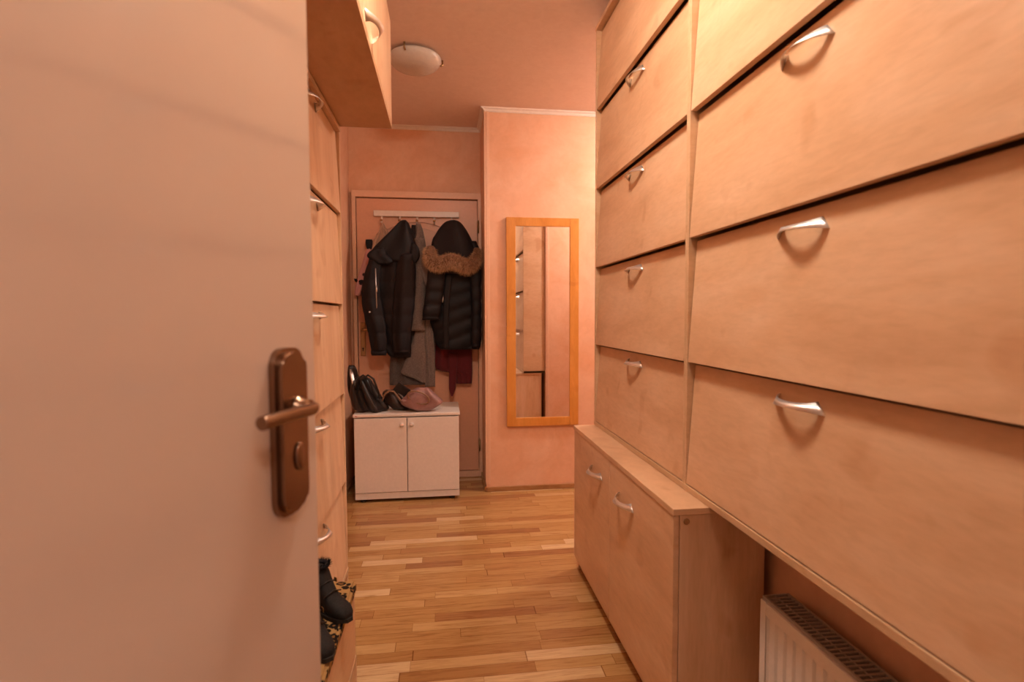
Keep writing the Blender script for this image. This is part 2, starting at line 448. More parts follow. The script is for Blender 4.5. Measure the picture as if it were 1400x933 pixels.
t = thing('down_jacket', 'black down jacket with collar folded open hanging on the second hook', 'jacket', (-.33, 3.76, .9))
cloth('body', [(1.76, -.38, -.215), (1.70, -.445, -.205), (1.593, -.497, -.201), (1.465, -.524, -.204), (1.363, -.53, -.199), (1.235, -.523, -.201), (1.106, -.48, -.217), (1.003, -.441, -.224), (.905, -.372, -.23)], 3.765, .062, M_nyl2, t, folds=3, amp=.16, quilt=.11, qamp=.006, seed=1)
cloth('hood', [(1.862, -.277, -.252), (1.84, -.305, -.232), (1.79, -.352, -.213), (1.717, -.426, -.19), (1.656, -.482, -.172), (1.60, -.505, -.19), (1.565, -.46, -.22)], 3.735, .058, M_nyl, t, folds=2.4, amp=.3, seed=2)
cloth('sleeve', [(1.61, -.493, -.405), (1.46, -.54, -.427), (1.335, -.557, -.424), (1.209, -.543, -.407), (1.109, -.523, -.39), (1.007, -.503, -.388), (.952, -.499, -.391)], 3.70, .045, M_nyl2, t, folds=2, amp=.14, quilt=.12, qamp=.006, seed=3)
cloth('sleeve', [(1.637, -.307, -.19), (1.511, -.323, -.185), (1.36, -.34, -.19), (1.208, -.352, -.205), (1.082, -.359, -.222), (1.006, -.355, -.23), (.94, -.346, -.236)], 3.70, .05, M_nyl2, t, folds=2, amp=.14, quilt=.12, qamp=.006, seed=4)
cloth('cuff', [(.962, -.497, -.392), (.945, -.499, -.391), (.925, -.494, -.396)], 3.70, .040, M_lining, t, folds=2, amp=.05, n=8)
bm = bmesh.new(); loft(bm, [(1.70, -.212, -.186), (1.67, -.216, -.168), (1.635, -.222, -.158), (1.60, -.228, -.160), (1.565, -.235, -.182)], 3.69, .03, folds=1, amp=.1)
obj('collar_flap', bm, M_nyl, t)
bm = bmesh.new(); loft(bm, [(1.665, -.45, -.40), (1.63, -.50, -.39), (1.60, -.51, -.36), (1.57, -.47, -.34), (1.55, -.44, -.36)], 3.68, .022, folds=2, amp=.1)
obj('collar_flap', bm, M_nyl, t)
bm = bmesh.new(); tube(bm, [(-.452, 3.648, 1.52), (-.45, 3.642, 1.40), (-.447, 3.643, 1.25)], .003, 6); tube(bm, [(-.447, 3.642, 1.40), (-.447, 3.640, 1.36)], [.004, .006], 8)
obj('zip', bm, M_alu, t)
bm = bmesh.new(); lathe(bm, [(.006, 0), (.006, -.003), (.003, -.005)], (-.496, 3.652, 1.225), 'y', 14); obj('snap_button', bm, M_tag, t)

t = thing('wool_coat', 'long grey wool coat hanging on the middle hook between two black jackets', 'coat', (-.19, 3.83, .70))
cloth('body', [(1.845, -.212, -.156), (1.784, -.223, -.141), (1.679, -.235, -.116), (1.47, -.263, -.077), (1.156, -.319, -.059), (.945, -.373, -.061), (.812, -.386, -.063), (.70, -.387, -.064)], 3.825, .035, M_woold, t, folds=5, amp=.3, seed=6)
cloth('front_panel', [(1.60, -.12, -.068), (1.3, -.14, -.068), (1.1, -.15, -.066), (.9, -.14, -.064), (.69, -.135, -.063)], 3.775, .03, M_wool, t, folds=2, amp=.2, seed=7)
cloth('sleeve', [(1.74, -.195, -.128), (1.672, -.20, -.119), (1.57, -.212, -.09), (1.466, -.213, -.101), (1.364, -.225, -.123), (1.208, -.242, -.13), (1.092, -.249, -.126)], 3.745, .036, M_wool, t, folds=1.5, amp=.2, seed=8)
cloth('front_flap', [(1.20, -.187, -.115), (1.078, -.204, -.122), (.947, -.246, -.123), (.843, -.285, -.124), (.79, -.300, -.128), (.755, -.22, -.13), (.72, -.155, -.131)], 3.77, .018, M_wool, t, folds=1.5, amp=.2, seed=9)
bm = bmesh.new(); loft(bm, [(1.66, -.16, -.128), (1.60, -.165, -.098), (1.516, -.150, -.080), (1.44, -.132, -.078), (1.38, -.112, -.080), (1.33, -.092, -.082)], 3.705, .010, folds=1, amp=.1)
obj('lapel', bm, M_wool, t)
cloth('collar', [(1.848, -.185, -.153), (1.794, -.19, -.135), (1.724, -.20, -.122), (1.647, -.195, -.115)], 3.775, .028, M_wool, t, folds=2, amp=.25, seed=10)
cloth('lining', [(1.835, -.215, -.19), (1.79, -.222, -.185), (1.72, -.225, -.19)], 3.765, .024, M_lining, t, folds=2, amp=.25, seed=10)

t = thing('puffer_jacket', 'black quilted puffer jacket with fur-trimmed hood on the right hook', 'jacket', (.09, 3.76, .95))
cloth('body', [(1.72, -.02, .235), (1.66, -.06, .262), (1.597, -.085, .27), (1.468, -.10, .27), (1.312, -.105, .27), (1.181, -.10, .27), (1.077, -.074, .27), (.998, -.055, .268), (.956, -.02, .253)], 3.765, .075, M_nyl, t, folds=1.2, amp=.08, quilt=.095, qamp=.016, slant=-.35, seed=11)
cloth('sleeve', [(1.60, -.08, .0), (1.551, -.098, .013), (1.435, -.114, .011), (1.335, -.125, .0), (1.233, -.141, -.016), (1.168, -.147, -.027)], 3.675, .05, M_nyl, t, folds=1, amp=.06, quilt=.085, qamp=.013, seed=12)
cloth('sleeve', [(1.72, .165, .235), (1.645, .167, .262), (1.517, .182, .268), (1.362, .19, .268), (1.207, .195, .268), (1.051, .188, .268), (.973, .198, .258)], 3.70, .055, M_nyl, t, folds=1, amp=.06, quilt=.1, qamp=.008, seed=13)
cloth('hood', [(1.861, .052, .092), (1.842, .012, .128), (1.80, -.025, .162), (1.76, -.05, .185), (1.721, -.072, .204), (1.645, -.083, .235), (1.56, -.07, .235), (1.49, -.039, .202)], 3.70, .075, M_lining, t, folds=1.3, amp=.16, seed=14)
cloth('front_placket', [(1.50, .02, .07), (1.3, .0, .045), (1.1, -.005, .035), (.965, .0, .04)], 3.688, .018, M_nyl, t, folds=1, amp=.1, seed=15)
bm = bmesh.new(); tube(bm, [(-.002, 3.668, 1.335), (-.004, 3.664, 1.29)], .004, 8); obj('zip_pull', bm, M_alu, t)
# fur: padded band plus many tapering tufts
fp = [Vector(p) for p in ((-.080, 3.665, 1.665), (-.088, 3.635, 1.61), (-.07, 3.62, 1.56), (-.015, 3.61, 1.55), (.05, 3.605, 1.572), (.10, 3.61, 1.562), (.15, 3.615, 1.535), (.20, 3.625, 1.55), (.232, 3.65, 1.61), (.232, 3.68, 1.655))]
fpi = [Vector(v) for v in interp([tuple(p) for p in fp], 60)]
frad = [.028+.016*sin(pi*i/60)**.5 for i in range(61)]
bm = bmesh.new(); tube(bm, fpi, frad, 14, mi=2)
rnd = random.Random(5)
for _ in range(7500):
    i = rnd.uniform(0, 59.9); k = int(i); p = fpi[k].lerp(fpi[k+1], i-k); d = (fpi[k+1]-fpi[k]).normalized()
    s = d.cross(Vector((0, 1, 0))).normalized(); yv = Vector((0, -1, 0))
    a = rnd.uniform(-.4, pi+.4)
    nn = (s*cos(a) + yv*sin(a)).normalized()
    root = p + nn*frad[k]*.85
    dirv = (nn*.8 + Vector((rnd.gauss(0, .35), rnd.gauss(0, .3), rnd.gauss(-.25, .35)))).normalized()
    ln = rnd.uniform(.014, .038); wd = .0014
    q = dirv.orthogonal().normalized(); q2 = dirv.cross(q)
    bs = [bm.verts.new(root + (q*cos(x)+q2*sin(x))*wd) for x in (0, 2.09, 4.19)]
    tip = bm.verts.new(root + dirv*ln + Vector((0, 0, -ln*.15)))
    # tan tips near the middle of the band, brown underneath
    mi = rnd.choices((0, 1, 2), (6, 3, 1.6))[0]
    for x in range(3):
        f = bm.faces.new((bs[x], bs[(x+1) % 3], tip)); f.material_index = mi
fo = obj('fur_trim', bm, [M_furA, M_furB, M_furC], t); fo['label'] = 'tan and brown fur trim of the hood'

t = thing('burgundy_garment', 'dark burgundy garment hanging below the black fur-hooded puffer jacket', 'garment', (.08, 3.83, .62))
cloth('body', [(1.12, -.05, .20), (1.038, -.055, .204), (.942, -.061, .207), (.834, -.063, .207), (.80, -.03, .207), (.775, .06, .207), (.735, .079, .205), (.70, .09, .202)], 3.825, .025, M_red, t, folds=4, amp=.3, seed=21)
cloth('sash', [(.93, .038, .1), (.784, .037, .09), (.677, .036, .083), (.613, .048, .062)], 3.79, .011, M_red, t, folds=1, amp=.2, seed=22)

t = thing('beige_scarf', 'light beige cloth hanging on the leftmost hook of the rack', 'scarf', (-.42, 3.84, 1.5))
cloth('cloth', [(1.850, -.425, -.410), (1.80, -.442, -.385), (1.757, -.465, -.358), (1.704, -.496, -.333), (1.626, -.503, -.35), (1.548, -.473, -.382)], 3.805, .018, M_beige, t, folds=4, amp=.4, seed=25)
t = thing('patterned_blouse', 'pink blouse with black prints hanging behind the left black jacket', 'blouse', (-.54, 3.83, 1.26))
cloth('body', [(1.70, -.50, -.42), (1.652, -.533, -.391), (1.548, -.545, -.392), (1.445, -.55, -.419), (1.262, -.545, -.448)], 3.845, .016, M_pink, t, folds=3, amp=.3, seed=26)
cloth('sleeve', [(1.70, -.522, -.484), (1.649, -.541, -.455), (1.573, -.562, -.461), (1.51, -.583, -.487), (1.443, -.605, -.529), (1.375, -.618, -.566), (1.34, -.616, -.58)], 3.815, .028, M_pink, t, folds=2, amp=.25, seed=27)
cloth('cuff', [(1.735, -.535, -.492), (1.70, -.537, -.480), (1.655, -.522, -.475)], 3.805, .02, M_lining, t, folds=1, amp=.1, n=10)
bm = bmesh.new(); loft(bm, [(1.46, -.622, -.555), (1.445, -.617, -.54), (1.43, -.605, -.53)], 3.815, .032, folds=1, amp=.1, n=8); obj('hem_band', bm, M_lining, t)

# ------------------------------------------------------------------ mirror
t = thing('wall_mirror', 'tall narrow mirror in a golden wooden frame on the peach wall', 'mirror', (.665, YM, .446))
y0, y1 = YM-.026, YM-.001
for nm, bx in (('frame_stile', (.419, .481, y0, y1, .446, 1.851)), ('frame_stile', (.853, .914, y0, y1, .446, 1.851)),
               ('frame_rail', (.481, .853, y0+.001, y1, 1.794, 1.851)), ('frame_rail', (.481, .853, y0+.001, y1, .446, .503))):
    obj(nm, B(bx, bev=.002), M_gold, t)
obj('mirror_glass', B((.479, .855, y0+.010, y1-.004, .500, 1.797)), M_mirror, t)

# ------------------------------------------------------------------ white cabinet
t = thing('white_cabinet', 'low white two-door cabinet under the coats in the recess', 'cabinet', (-.237, 3.58, 0))
cf, cbk = 3.40, 3.80; xl, xr = -.572, .096
obj('body', B((xl+.003, xl+.019, cf+.002, cbk, .025, .552), (xr-.019, xr-.003, cf+.002, cbk, .025, .552), (xl+.003, xr-.003, cf-.012, cbk, .022, .062), (xl+.019, xr-.019, cbk-.01, cbk, .06, .552), bev=.001), M_white, t)
obj('top', B((xl-.004, xr+.004, cf-.016, cbk, .5525, .5725), bev=.004), M_white, t)
xm = -.238
for a, b_, kx in ((xl+.004, xm-.002, xm-.032), (xm+.002, xr-.004, xm+.030)):
    d = obj('door', B((a, b_, cf-.016, cf+.001, .066, .546), bev=.0015), M_white, t)
    bm = bmesh.new(); lathe(bm, [(.006, 0), (.006, -.008), (.012, -.013), (.0145, -.019), (.011, -.025), (.003, -.027)], (kx, cf-.016, .505), 'y', 20)
    obj('knob', bm, M_white, d)
for x in (xl+.05, xr-.05):
    for y in (cf+.02, cbk-.05):
        bm = bmesh.new(); lathe(bm, [(.018, 0), (.02, .006), (.014, .022)], (x, y, 0), 'z', 16); obj('foot', bm, M_dark, t)
bm = bmesh.new(); box(bm, xl+.008, xl+.026, cf-.0172, cf-.0158, .557, .567, bev=.0004); s = obj('sticker', bm, M_tag, t); s['label'] = 'small pale sticker with red print'
bm = bmesh.new(); box(bm, xl+.011, xl+.018, cf-.0178, cf-.0170, .560, .5645); box(bm, xl+.0195, xl+.024, cf-.0178, cf-.0170, .559, .5635); obj('sticker_print', bm, M_red_st, s)

# ------------------------------------------------------------------ bags on the white cabinet
ZT = .5725
t = thing('black_handbag', 'slouching black leather handbag leaning left on the white cabinet', 'handbag', (-.48, 3.55, ZT))
bm = bmesh.new(); loft(bm, [(ZT+.228, -.565, -.52), (ZT+.215, -.595, -.485), (ZT+.17, -.605, -.455), (ZT+.12, -.61, -.425), (ZT+.06, -.605, -.388), (ZT+.02, -.59, -.362), (ZT+.004, -.56, -.375)], 3.52, .085, folds=2.6, amp=.22, seed=31)
obj('body', bm, M_leather, t)
bm = bmesh.new(); loft(bm, [(ZT+.30, -.625, -.59), (ZT+.27, -.632, -.572), (ZT+.2, -.635, -.56), (ZT+.12, -.63, -.56), (ZT+.05, -.61, -.57)], 3.56, .03, folds=1.4, amp=.22, seed=33); obj('side_gusset', bm, M_leather, t)
bm = bmesh.new(); tube(bm, [(-.60, 3.49, ZT+.28), (-.590, 3.465, ZT+.25), (-.578, 3.455, ZT+.20), (-.568, 3.45, ZT+.16)], [.007, .012, .013, .006], 10, flat_=.5); h_ = obj('handle_ring', bm, M_alu, t); h_['label'] = 'shiny silver handle fitting'
bm = bmesh.new()
for dx in (0, .03):
    tube(bm, [(-.57+dx, 3.45, ZT+.15), (-.55+dx, 3.44, ZT+.22), (-.515+dx, 3.44, ZT+.245), (-.48+dx, 3.44, ZT+.22), (-.45+dx, 3.445, ZT+.13), (-.43+dx*.6, 3.445, ZT+.09)], .007, 8)
obj('carry_strap', bm, M_leather, t)

t = thing('brown_handbag', 'dark brown leather handbag lying between the black and the mauve bags', 'handbag', (-.29, 3.50, ZT))
bm = bmesh.new(); loft(bm, [(ZT+.135, -.385, -.31), (ZT+.12, -.405, -.275), (ZT+.09, -.405, -.24), (ZT+.055, -.395, -.21), (ZT+.025, -.36, -.18), (ZT+.004, -.34, -.165)], 3.475, .06, folds=3.4, amp=.25, seed=35); obj('body', bm, M_leather2, t)
bm = bmesh.new(); box(bm, -.05, .05, -.012, .012, -.035, .035, bev=.006)
bmesh.ops.transform(bm, matrix=Matrix.Translation((-.278, 3.43, ZT+.135)) @ Matrix.Rotation(radians(38), 4, 'Y') @ Matrix.Rotation(radians(15), 4, 'Z'), verts=bm.verts); obj('flap', bm, M_leather, t)
bm = bmesh.new(); tube(bm, [(-.40, 3.40, ZT+.07), (-.385, 3.39, ZT+.115), (-.355, 3.385, ZT+.14), (-.325, 3.385, ZT+.135), (-.30, 3.39, ZT+.10), (-.26, 3.39, ZT+.045), (-.21, 3.395, ZT+.022), (-.16, 3.405, ZT+.008)], .006, 8)
obj('strap', bm, M_tan, t)
t.location.y += .065

t = thing('mauve_handbag', 'dusty pink slouchy handbag with a ring handle on the white cabinet', 'handbag', (-.14, 3.53, ZT))
bm = bmesh.new(); loft(bm, [(ZT+.155, -.175, -.105), (ZT+.14, -.205, -.085), (ZT+.10, -.255, -.045), (ZT+.062, -.285, -.008), (ZT+.035, -.26, -.035), (ZT+.012, -.20, -.075), (ZT+.003, -.165, -.10)], 3.475, .055, folds=2.5, amp=.25, seed=37); obj('body', bm, M_mauve, t)
bm = bmesh.new(); tube(bm, [(-.165+.068*cos(a), 3.412-.012*sin(a), ZT+.098+.040*sin(a)-.018*cos(a)) for a in [2*pi*k/32 for k in range(33)]], .005, 8, cap=False); obj('ring_handle', bm, M_tan, t)
bm = bmesh.new(); loft(bm, [(ZT+.085, -.27, -.22), (ZT+.07, -.275, -.19), (ZT+.045, -.26, -.16), (ZT+.03, -.22, -.15)], 3.445, .02, folds=1.4, amp=.3, seed=39); obj('side_pocket', bm, M_mauve, t)
t.location.y -= .012

# ------------------------------------------------------------------ bow handles
def bow(bm, L=.155, out=.033, n=28):
    """arched aluminium strip, feet on the face plane (local -x is outwards); the ends flare to a
       pointed lower corner"""
    rows = []
    for i in range(n+1):
        t = i/n; s = (t-.5)*L; c = out*(sin(pi*t)**.85) + .0008; e = abs(2*t-1)
        w_ = .0105 + .0145*e**2.2; tl = .0068*sin(pi*t)
        up = Vector((-max(c-tl, .0006), s*(1-.26*e**3), w_*.52)); lo = Vector((-(c+tl), s, -w_*.48))
        nrm = Vector((-.7, 0, .5)); th_ = .0012
        rows.append([up+nrm*th_, lo+nrm*th_, lo-nrm*th_*.5, up-nrm*th_*.5])
    V = [[bm.verts.new(p) for p in r] for r in rows]
    for a, c in zip(V, V[1:]):
        for k in range(4):
            f = bm.faces.new((a[k], a[(k+1) % 4], c[(k+1) % 4], c[k])); f.smooth = k in (0, 2)
    bm.faces.new(V[0]); bm.faces.new(V[-1][::-1])
def handle(parent, x, y, z, sgn=1, rot=0, name='handle'):
    """local position; sgn=1: outwards is -x, sgn=-1: outwards is +x"""
    bm = bmesh.new(); bow(bm)
    if rot: bmesh.ops.transform(bm, matrix=Matrix.Rotation(rot, 4, 'X'), verts=bm.verts)
    if sgn < 0: bmesh.ops.scale(bm, vec=(-1, 1, 1), verts=bm.verts)
    bmesh.ops.translate(bm, vec=(x, y, z), verts=bm.verts)
    return obj(name, bm, M_alu, parent, world=False)

# ------------------------------------------------------------------ tall shoe cabinets (tilting flaps)
RH = .358; WD = .931
def shoe_cabinet(label, loc, depth, sgn, mat, group, rec=.024, legs=0, rows=5, toprow=None):
    """local: front plane x=0, carcass towards +x (sgn=1) or -x (sgn=-1); y 0..WD; z from 0 (bottom board)"""
    t = thing('shoe_cabinet', label, 'shoe cabinet', loc, group)
    s = .011; H = .018 + rows*RH
    X = lambda a, b_: (min(sgn*a, sgn*b_), max(sgn*a, sgn*b_))
    top = H if toprow is None else .018 + (rows-1)*RH + toprow
    for ya_ in (0, WD-s):
        obj('side_panel', B((*X(0, depth), ya_, ya_+s, -legs, top), bev=.001), M_lamV if sgn < 0 else M_lamE, t, world=False)
    obj('bottom_board', B((*X(-.002, depth), s*0, WD, 0, .018), bev=.0012), M_lamE, t, world=False)
    obj('top_board', B((*X(-.003, depth), 0, WD, top, top+.018), bev=.0012), M_lamE, t, world=False)
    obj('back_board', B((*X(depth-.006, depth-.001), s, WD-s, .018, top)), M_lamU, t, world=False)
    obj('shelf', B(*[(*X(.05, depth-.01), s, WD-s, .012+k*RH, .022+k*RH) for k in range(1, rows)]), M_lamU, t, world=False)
    if legs:
        obj('plinth', B((*X(.012, .03), s, WD-s, -legs, 0), bev=.001), mat, t, world=False)
    for k in range(rows):
        z0 = .018 + k*RH + .003; z1 = .018 + (k+1)*RH - .005
        if toprow is not None and k == rows-1: z1 = .018 + k*RH + toprow - .004
        def sh(co, z0=z0, z1=z1):
            u = (co.z-z0)/(z1-z0)
            return (co.x + sgn*rec*u, co.y, co.z)
        bm = bmesh.new(); box(bm, *X(0.0005, .0185), s+.002, WD-s-.002, z0, z1, bev=0, shear=sh)
        bmesh.ops.bevel(bm, geom=list(bm.edges), offset=.001, segments=2, affect='EDGES')
        f = obj('flap', bm, mat, t, world=False)
        u = 1 - .038/(z1-z0)
        h = handle(f, sgn*(rec*u+.001), WD/2 + (.045 if sgn < 0 else 0), z1-.038, sgn)
    return t
G1 = 'tall maple shoe cabinets'
shoe_cabinet('maple five-flap shoe cabinet on the right, farther one beside the mirror wall', (.703, 1.451, .683), .1965, 1, M_lamH, G1)
shoe_cabinet('maple five-flap shoe cabinet on the right, nearest to the camera above the radiator', (.703, .520, .683), .1965, 1, M_lamH, G1)
shoe_cabinet('maple shoe cabinet on the left, partly behind the open white door', (-.398, 2.168-WD, .152), .25, -1, M_lamV, G1, rec=.014, legs=.152, toprow=.320)

# ------------------------------------------------------------------ overhead cabinet on the left
t = thing('overhead_cabinet', 'maple overhead cabinet hanging from the left wall above the shoe cabinet', 'cabinet', (-.2, 1.2, 1.944))
ya, yb, z0, z1 = .80, 2.168, 1.944, 2.361
obj('carcass', B((XL+.002, -.216, ya, ya+.018, z0+.018, z1), (XL+.002, -.216, yb-.018, yb, z0+.018, z1), (XL+.002, -.216, ya+.018, yb-.018, z1-.018, z1), (XL+.002, XL+.01, ya+.018, yb-.018, z0+.018, z1-.018), bev=.001), M_lamV, t)
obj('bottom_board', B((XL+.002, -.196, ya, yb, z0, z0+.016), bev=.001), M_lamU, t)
for a, b_, hy in ((1.432, yb, 1.515), (ya, 1.427, .885)):
    d = obj('door', B((-.214, -.196, a, b_-.001, z0+.018, z1-.002), bev=.0015), M_lamV, t)
    bm = bmesh.new(); bow(bm, out=.034); bmesh.ops.scale(bm, vec=(-1, 1, -1), verts=bm.verts)
    bmesh.ops.translate(bm, vec=(-.197, hy, z0+.045), verts=bm.verts); obj('handle', bm, M_alu, d)

# ------------------------------------------------------------------ base cabinet on the right
t = thing('base_cabinet', 'low maple two-door cabinet on the floor under the right shoe cabinets', 'cabinet', (.73, 1.83, 0))
x0, xb, ya, yb, zt = .604, .868, 1.299, 2.375, .6825
obj('body', B((x0+.018, xb, ya+.004, ya+.022, 0, zt-.019), (x0+.018, xb, yb-.022, yb-.004, 0, zt-.019), (x0+.02, xb, ya+.022, yb-.022, .055, .073), (xb-.006, xb, ya+.022, yb-.022, .073, zt-.019), bev=.001), M_lamV, t)
obj('top_board', B((x0-.003, xb, ya, yb, zt-.018, zt), bev=.0015), M_lamH, t)
obj('plinth', B((x0+.03, x0+.046, ya+.022, yb-.022, 0, .055)), M_lamE, t)
obj('plug', (lambda b_: (lathe(b_, [(.0085, .0), (.0085, -.0022), (.007, -.0032)], (x0+.036, ya+.004, zt-.036), 'y', 18), b_)[1])(bmesh.new()), M_base, t)
ym = 1.845
for a, b_ in ((ya+.005, ym-.002), (ym+.002, yb-.005)):
    d = obj('door', B((x0, x0+.0165, a, b_, .06, zt-.020), bev=.0012), M_lamH, t)
    bm = bmesh.new(); bow(bm); mid = (a+b_)/2
    hy = mid+.10 if mid < ym else mid-.10
    bmesh.ops.translate(bm, vec=(x0-.0005, hy, zt-.112), verts=bm.verts); obj('handle', bm, M_alu, d)

# ------------------------------------------------------------------ radiator
t = thing('radiator', 'white ribbed panel radiator on the wall under the right shoe cabinets', 'radiator', (.83, .8, .1))
ra, rb = .42, 1.20; xf, xk, zb, zt2 = .79, .868, .10, .487
bm = bmesh.new()
# fluted front sheet: cross-section along y extruded in z
rows = []; y = ra+.02; prof = []
while y < rb-.02:
    for dy, dx in ((0, 0), (.004, .0), (.008, .006), (.016, .006), (.020, 0)):
        if y+dy < rb-.02: prof.append((xf+.002+dx, y+dy))
    y += .0325
for z in (zb+.02, zb+.04, zt2-.05, zt2-.035):
    pinch = 1 if z in (zb+.04, zt2-.05) else 0
    rows.append([bm.verts.new((xf+.002+(px-xf-.002)*pinch, py, z)) for px, py in prof])
for a, c in zip(rows, rows[1:]):
    for k in range(len(prof)-1): bm.faces.new((a[k], a[k+1], c[k+1], c[k]))
obj('front_panel', bm, M_rad, t)
obj('panel_rim', B((xf, xf+.010, ra, ra+.022, zb, zt2-.006), (xf, xf+.010, rb-.022, rb, zb, zt2-.006), (xf, xf+.010, ra+.022, rb-.022, zt2-.038, zt2-.006), (xf, xf+.010, ra+.022, rb-.022, zb, zb+.022), (xf+.012, xf+.014, ra+.01, rb-.01, zb+.01, zt2-.012), bev=.0015), M_rad, t)
for y_ in (rb, ra): obj('side_cover', B((xf+.010, xk, y_-.002, y_+.002, zb, zt2), bev=.0005), M_rad, t)
bm = bmesh.new()
box(bm, xf+.006, xf+.012, ra, rb, zt2-.008, zt2+.001); box(bm, xk-.006, xk, ra, rb, zt2-.008, zt2+.001); box(bm, xf+.036, xf+.04, ra, rb, zt2-.006, zt2-.001)
y = ra+.006
while y < rb:
    box(bm, xf+.012, xk-.006, y, y+.0045, zt2-.006, zt2); y += .0135
obj('top_grille', bm, M_grill, t)
obj('convector_fins', B(*[(xf+.02, xk-.012, ra+.01+k*.0255, ra+.012+k*.0255, zb+.02, zt2-.03) for k in range(29)]), M_grill, t)
obj('back_panel', B((xk-.008, xk, ra, rb, zb, zt2-.008), bev=.001), M_rad, t)
for y_ in (.60, 1.0): obj('bracket', B((xk, XR, y_, y_+.04, .14, .44)), M_rad, t)
bm = bmesh.new(); lathe(bm, [(.009, 0), (.009, .008), (.006, .012)], (xf+.022, rb+.0025, zt2-.018), 'y', 14); obj('vent_plug', bm, M_grill, t)

# ------------------------------------------------------------------ bench with leopard top, boots on it
t = thing('low_bench', 'narrow maple box bench with leopard print cushion by the open door', 'bench', (-.34, 1.3, 0))
bx0, bx1, by0, by1, bz = -.392, -.288, .86, 1.670, .325
obj('body', B((bx0, bx1, by0, by1, .12, bz), bev=.0015), M_lamH, t)
obj('plinth', B((bx0, bx1+.002, by0, by1+.002, 0, .118), bev=.0015), M_lamE, t)
bm = bmesh.new(); box(bm, bx0+.001, bx1+.006, by0, by1+.006, bz, bz+.038)
bmesh.ops.subdivide_edges(bm, edges=[e for e in bm.edges if abs(e.verts[0].co.y-e.verts[1].co.y) > .1], cuts=30)
bmesh.ops.bevel(bm, geom=[e for e in bm.edges if len(e.link_faces) == 2 and e.calc_face_angle(0) > .5], offset=.008, segments=3, affect='EDGES')
for v_ in bm.verts:
    if v_.co.z > bz+.03: v_.co.z += .002*sin(v_.co.y*40)
obj('cushion', bm, M_leo, t)

def boot(label, loc, rotz):
    t = thing('ankle_boot', label, 'boot', loc, 'black ankle boots on the bench', rotz)
    # local: heel at origin, toe along +x, up +z ; cross-sections along x
    bm = bmesh.new(); rings = []
    secs = [(-.030, .010, .004, .03), (-.026, .024, .004, .10), (-.012, .031, .004, .165), (.010, .034, .004, .17), (.034, .034, .004, .165), (.052, .033, .004, .125),
            (.075, .034, .004, .088), (.10, .037, .004, .068), (.125, .038, .004, .058), (.148, .034, .004, .050), (.166, .025, .005, .040), (.174, .012, .007, .026)]
    for x, hw, zb_, zt_ in secs:
        rings.append([bm.verts.new((x, hw*(abs(cos(a))**.7)*(1 if cos(a) > 0 else -1), (zb_+zt_)/2 + (zt_-zb_)/2*(abs(sin(a))**.85)*(1 if sin(a) > 0 else -1))) for a in [2*pi*k/24 for k in range(24)]])
    for a, c in zip(rings, rings[1:]):
        for k in range(24): bm.faces.new((a[k], a[(k+1) % 24], c[(k+1) % 24], c[k])).smooth = True
    bm.faces.new(rings[0]); bm.faces.new(rings[-1])
    obj('upper', bm, M_suede, t, world=False)
    bm = bmesh.new()
    P = [(-.034, .028), (.03, .034), (.10, .041), (.15, .036), (.180, .012), (.180, -.012), (.15, -.036), (.10, -.041), (.03, -.034), (-.034, -.028)]
    a = [bm.verts.new((x, y, 0)) for x, y in P]; c = [bm.verts.new((x, y, .014)) for x, y in P]
    bm.faces.new(a); bm.faces.new(c)
    for k in range(10): bm.faces.new((a[k], a[(k+1) % 10], c[(k+1) % 10], c[k]))
    obj('sole', bm, M_dark, t, world=False)
    bm = bmesh.new(); r_ = random.Random(3)
    tube(bm, [(.011+.030*cos(q), .027*sin(q), .168) for q in [2*pi*k/20 for k in range(21)]], .009, 8, cap=False)
    for _ in range(500):
        q = r_.uniform(0, 2*pi); p = Vector((.011+.030*cos(q), .027*sin(q), .168)); d = Vector((cos(q)*.7+r_.gauss(0, .4), sin(q)*.7+r_.gauss(0, .4), abs(r_.gauss(.6, .4)))).normalized()
        o_ = d.orthogonal().normalized()*.0015
        bm.faces.new([bm.verts.new(p+o_), bm.verts.new(p-o_), bm.verts.new(p+d*r_.uniform(.014, .026))])
    obj('fur_cuff', bm, M_lining, t, world=False)
    bm = bmesh.new(); tube(bm, [(.052, .036, .105), (.06, .0, .118), (.052, -.036, .105)], .003, 8); tube(bm, [(.083, .038, .075), (.088, .0, .09), (.083, -.038, .075)], .003, 8)
    obj('strap', bm, M_leather, t, world=False)
    obj('buckle', B((.045, .060, .0375, .0405, .098, .114), bev=.001), M_oldbrass, t, world=False)
    obj('pull_tab', B((.020, .034, -.038, -.034, .13, .158), bev=.001), M_tag, t, world=False)
    return t
ZBN = bz+.0405
b1 = boot('black ankle boot on the leopard cushion, the one farther from the door', (-.363, 1.52, ZBN), radians(-40))
b1.scale = (.75, .75, .75)
b2 = dup(b1, (-.363, 1.375, ZBN), 'black ankle boot on the leopard cushion, mostly hidden behind the door edge')
b2.rotation_euler = (0, 0, radians(-52))

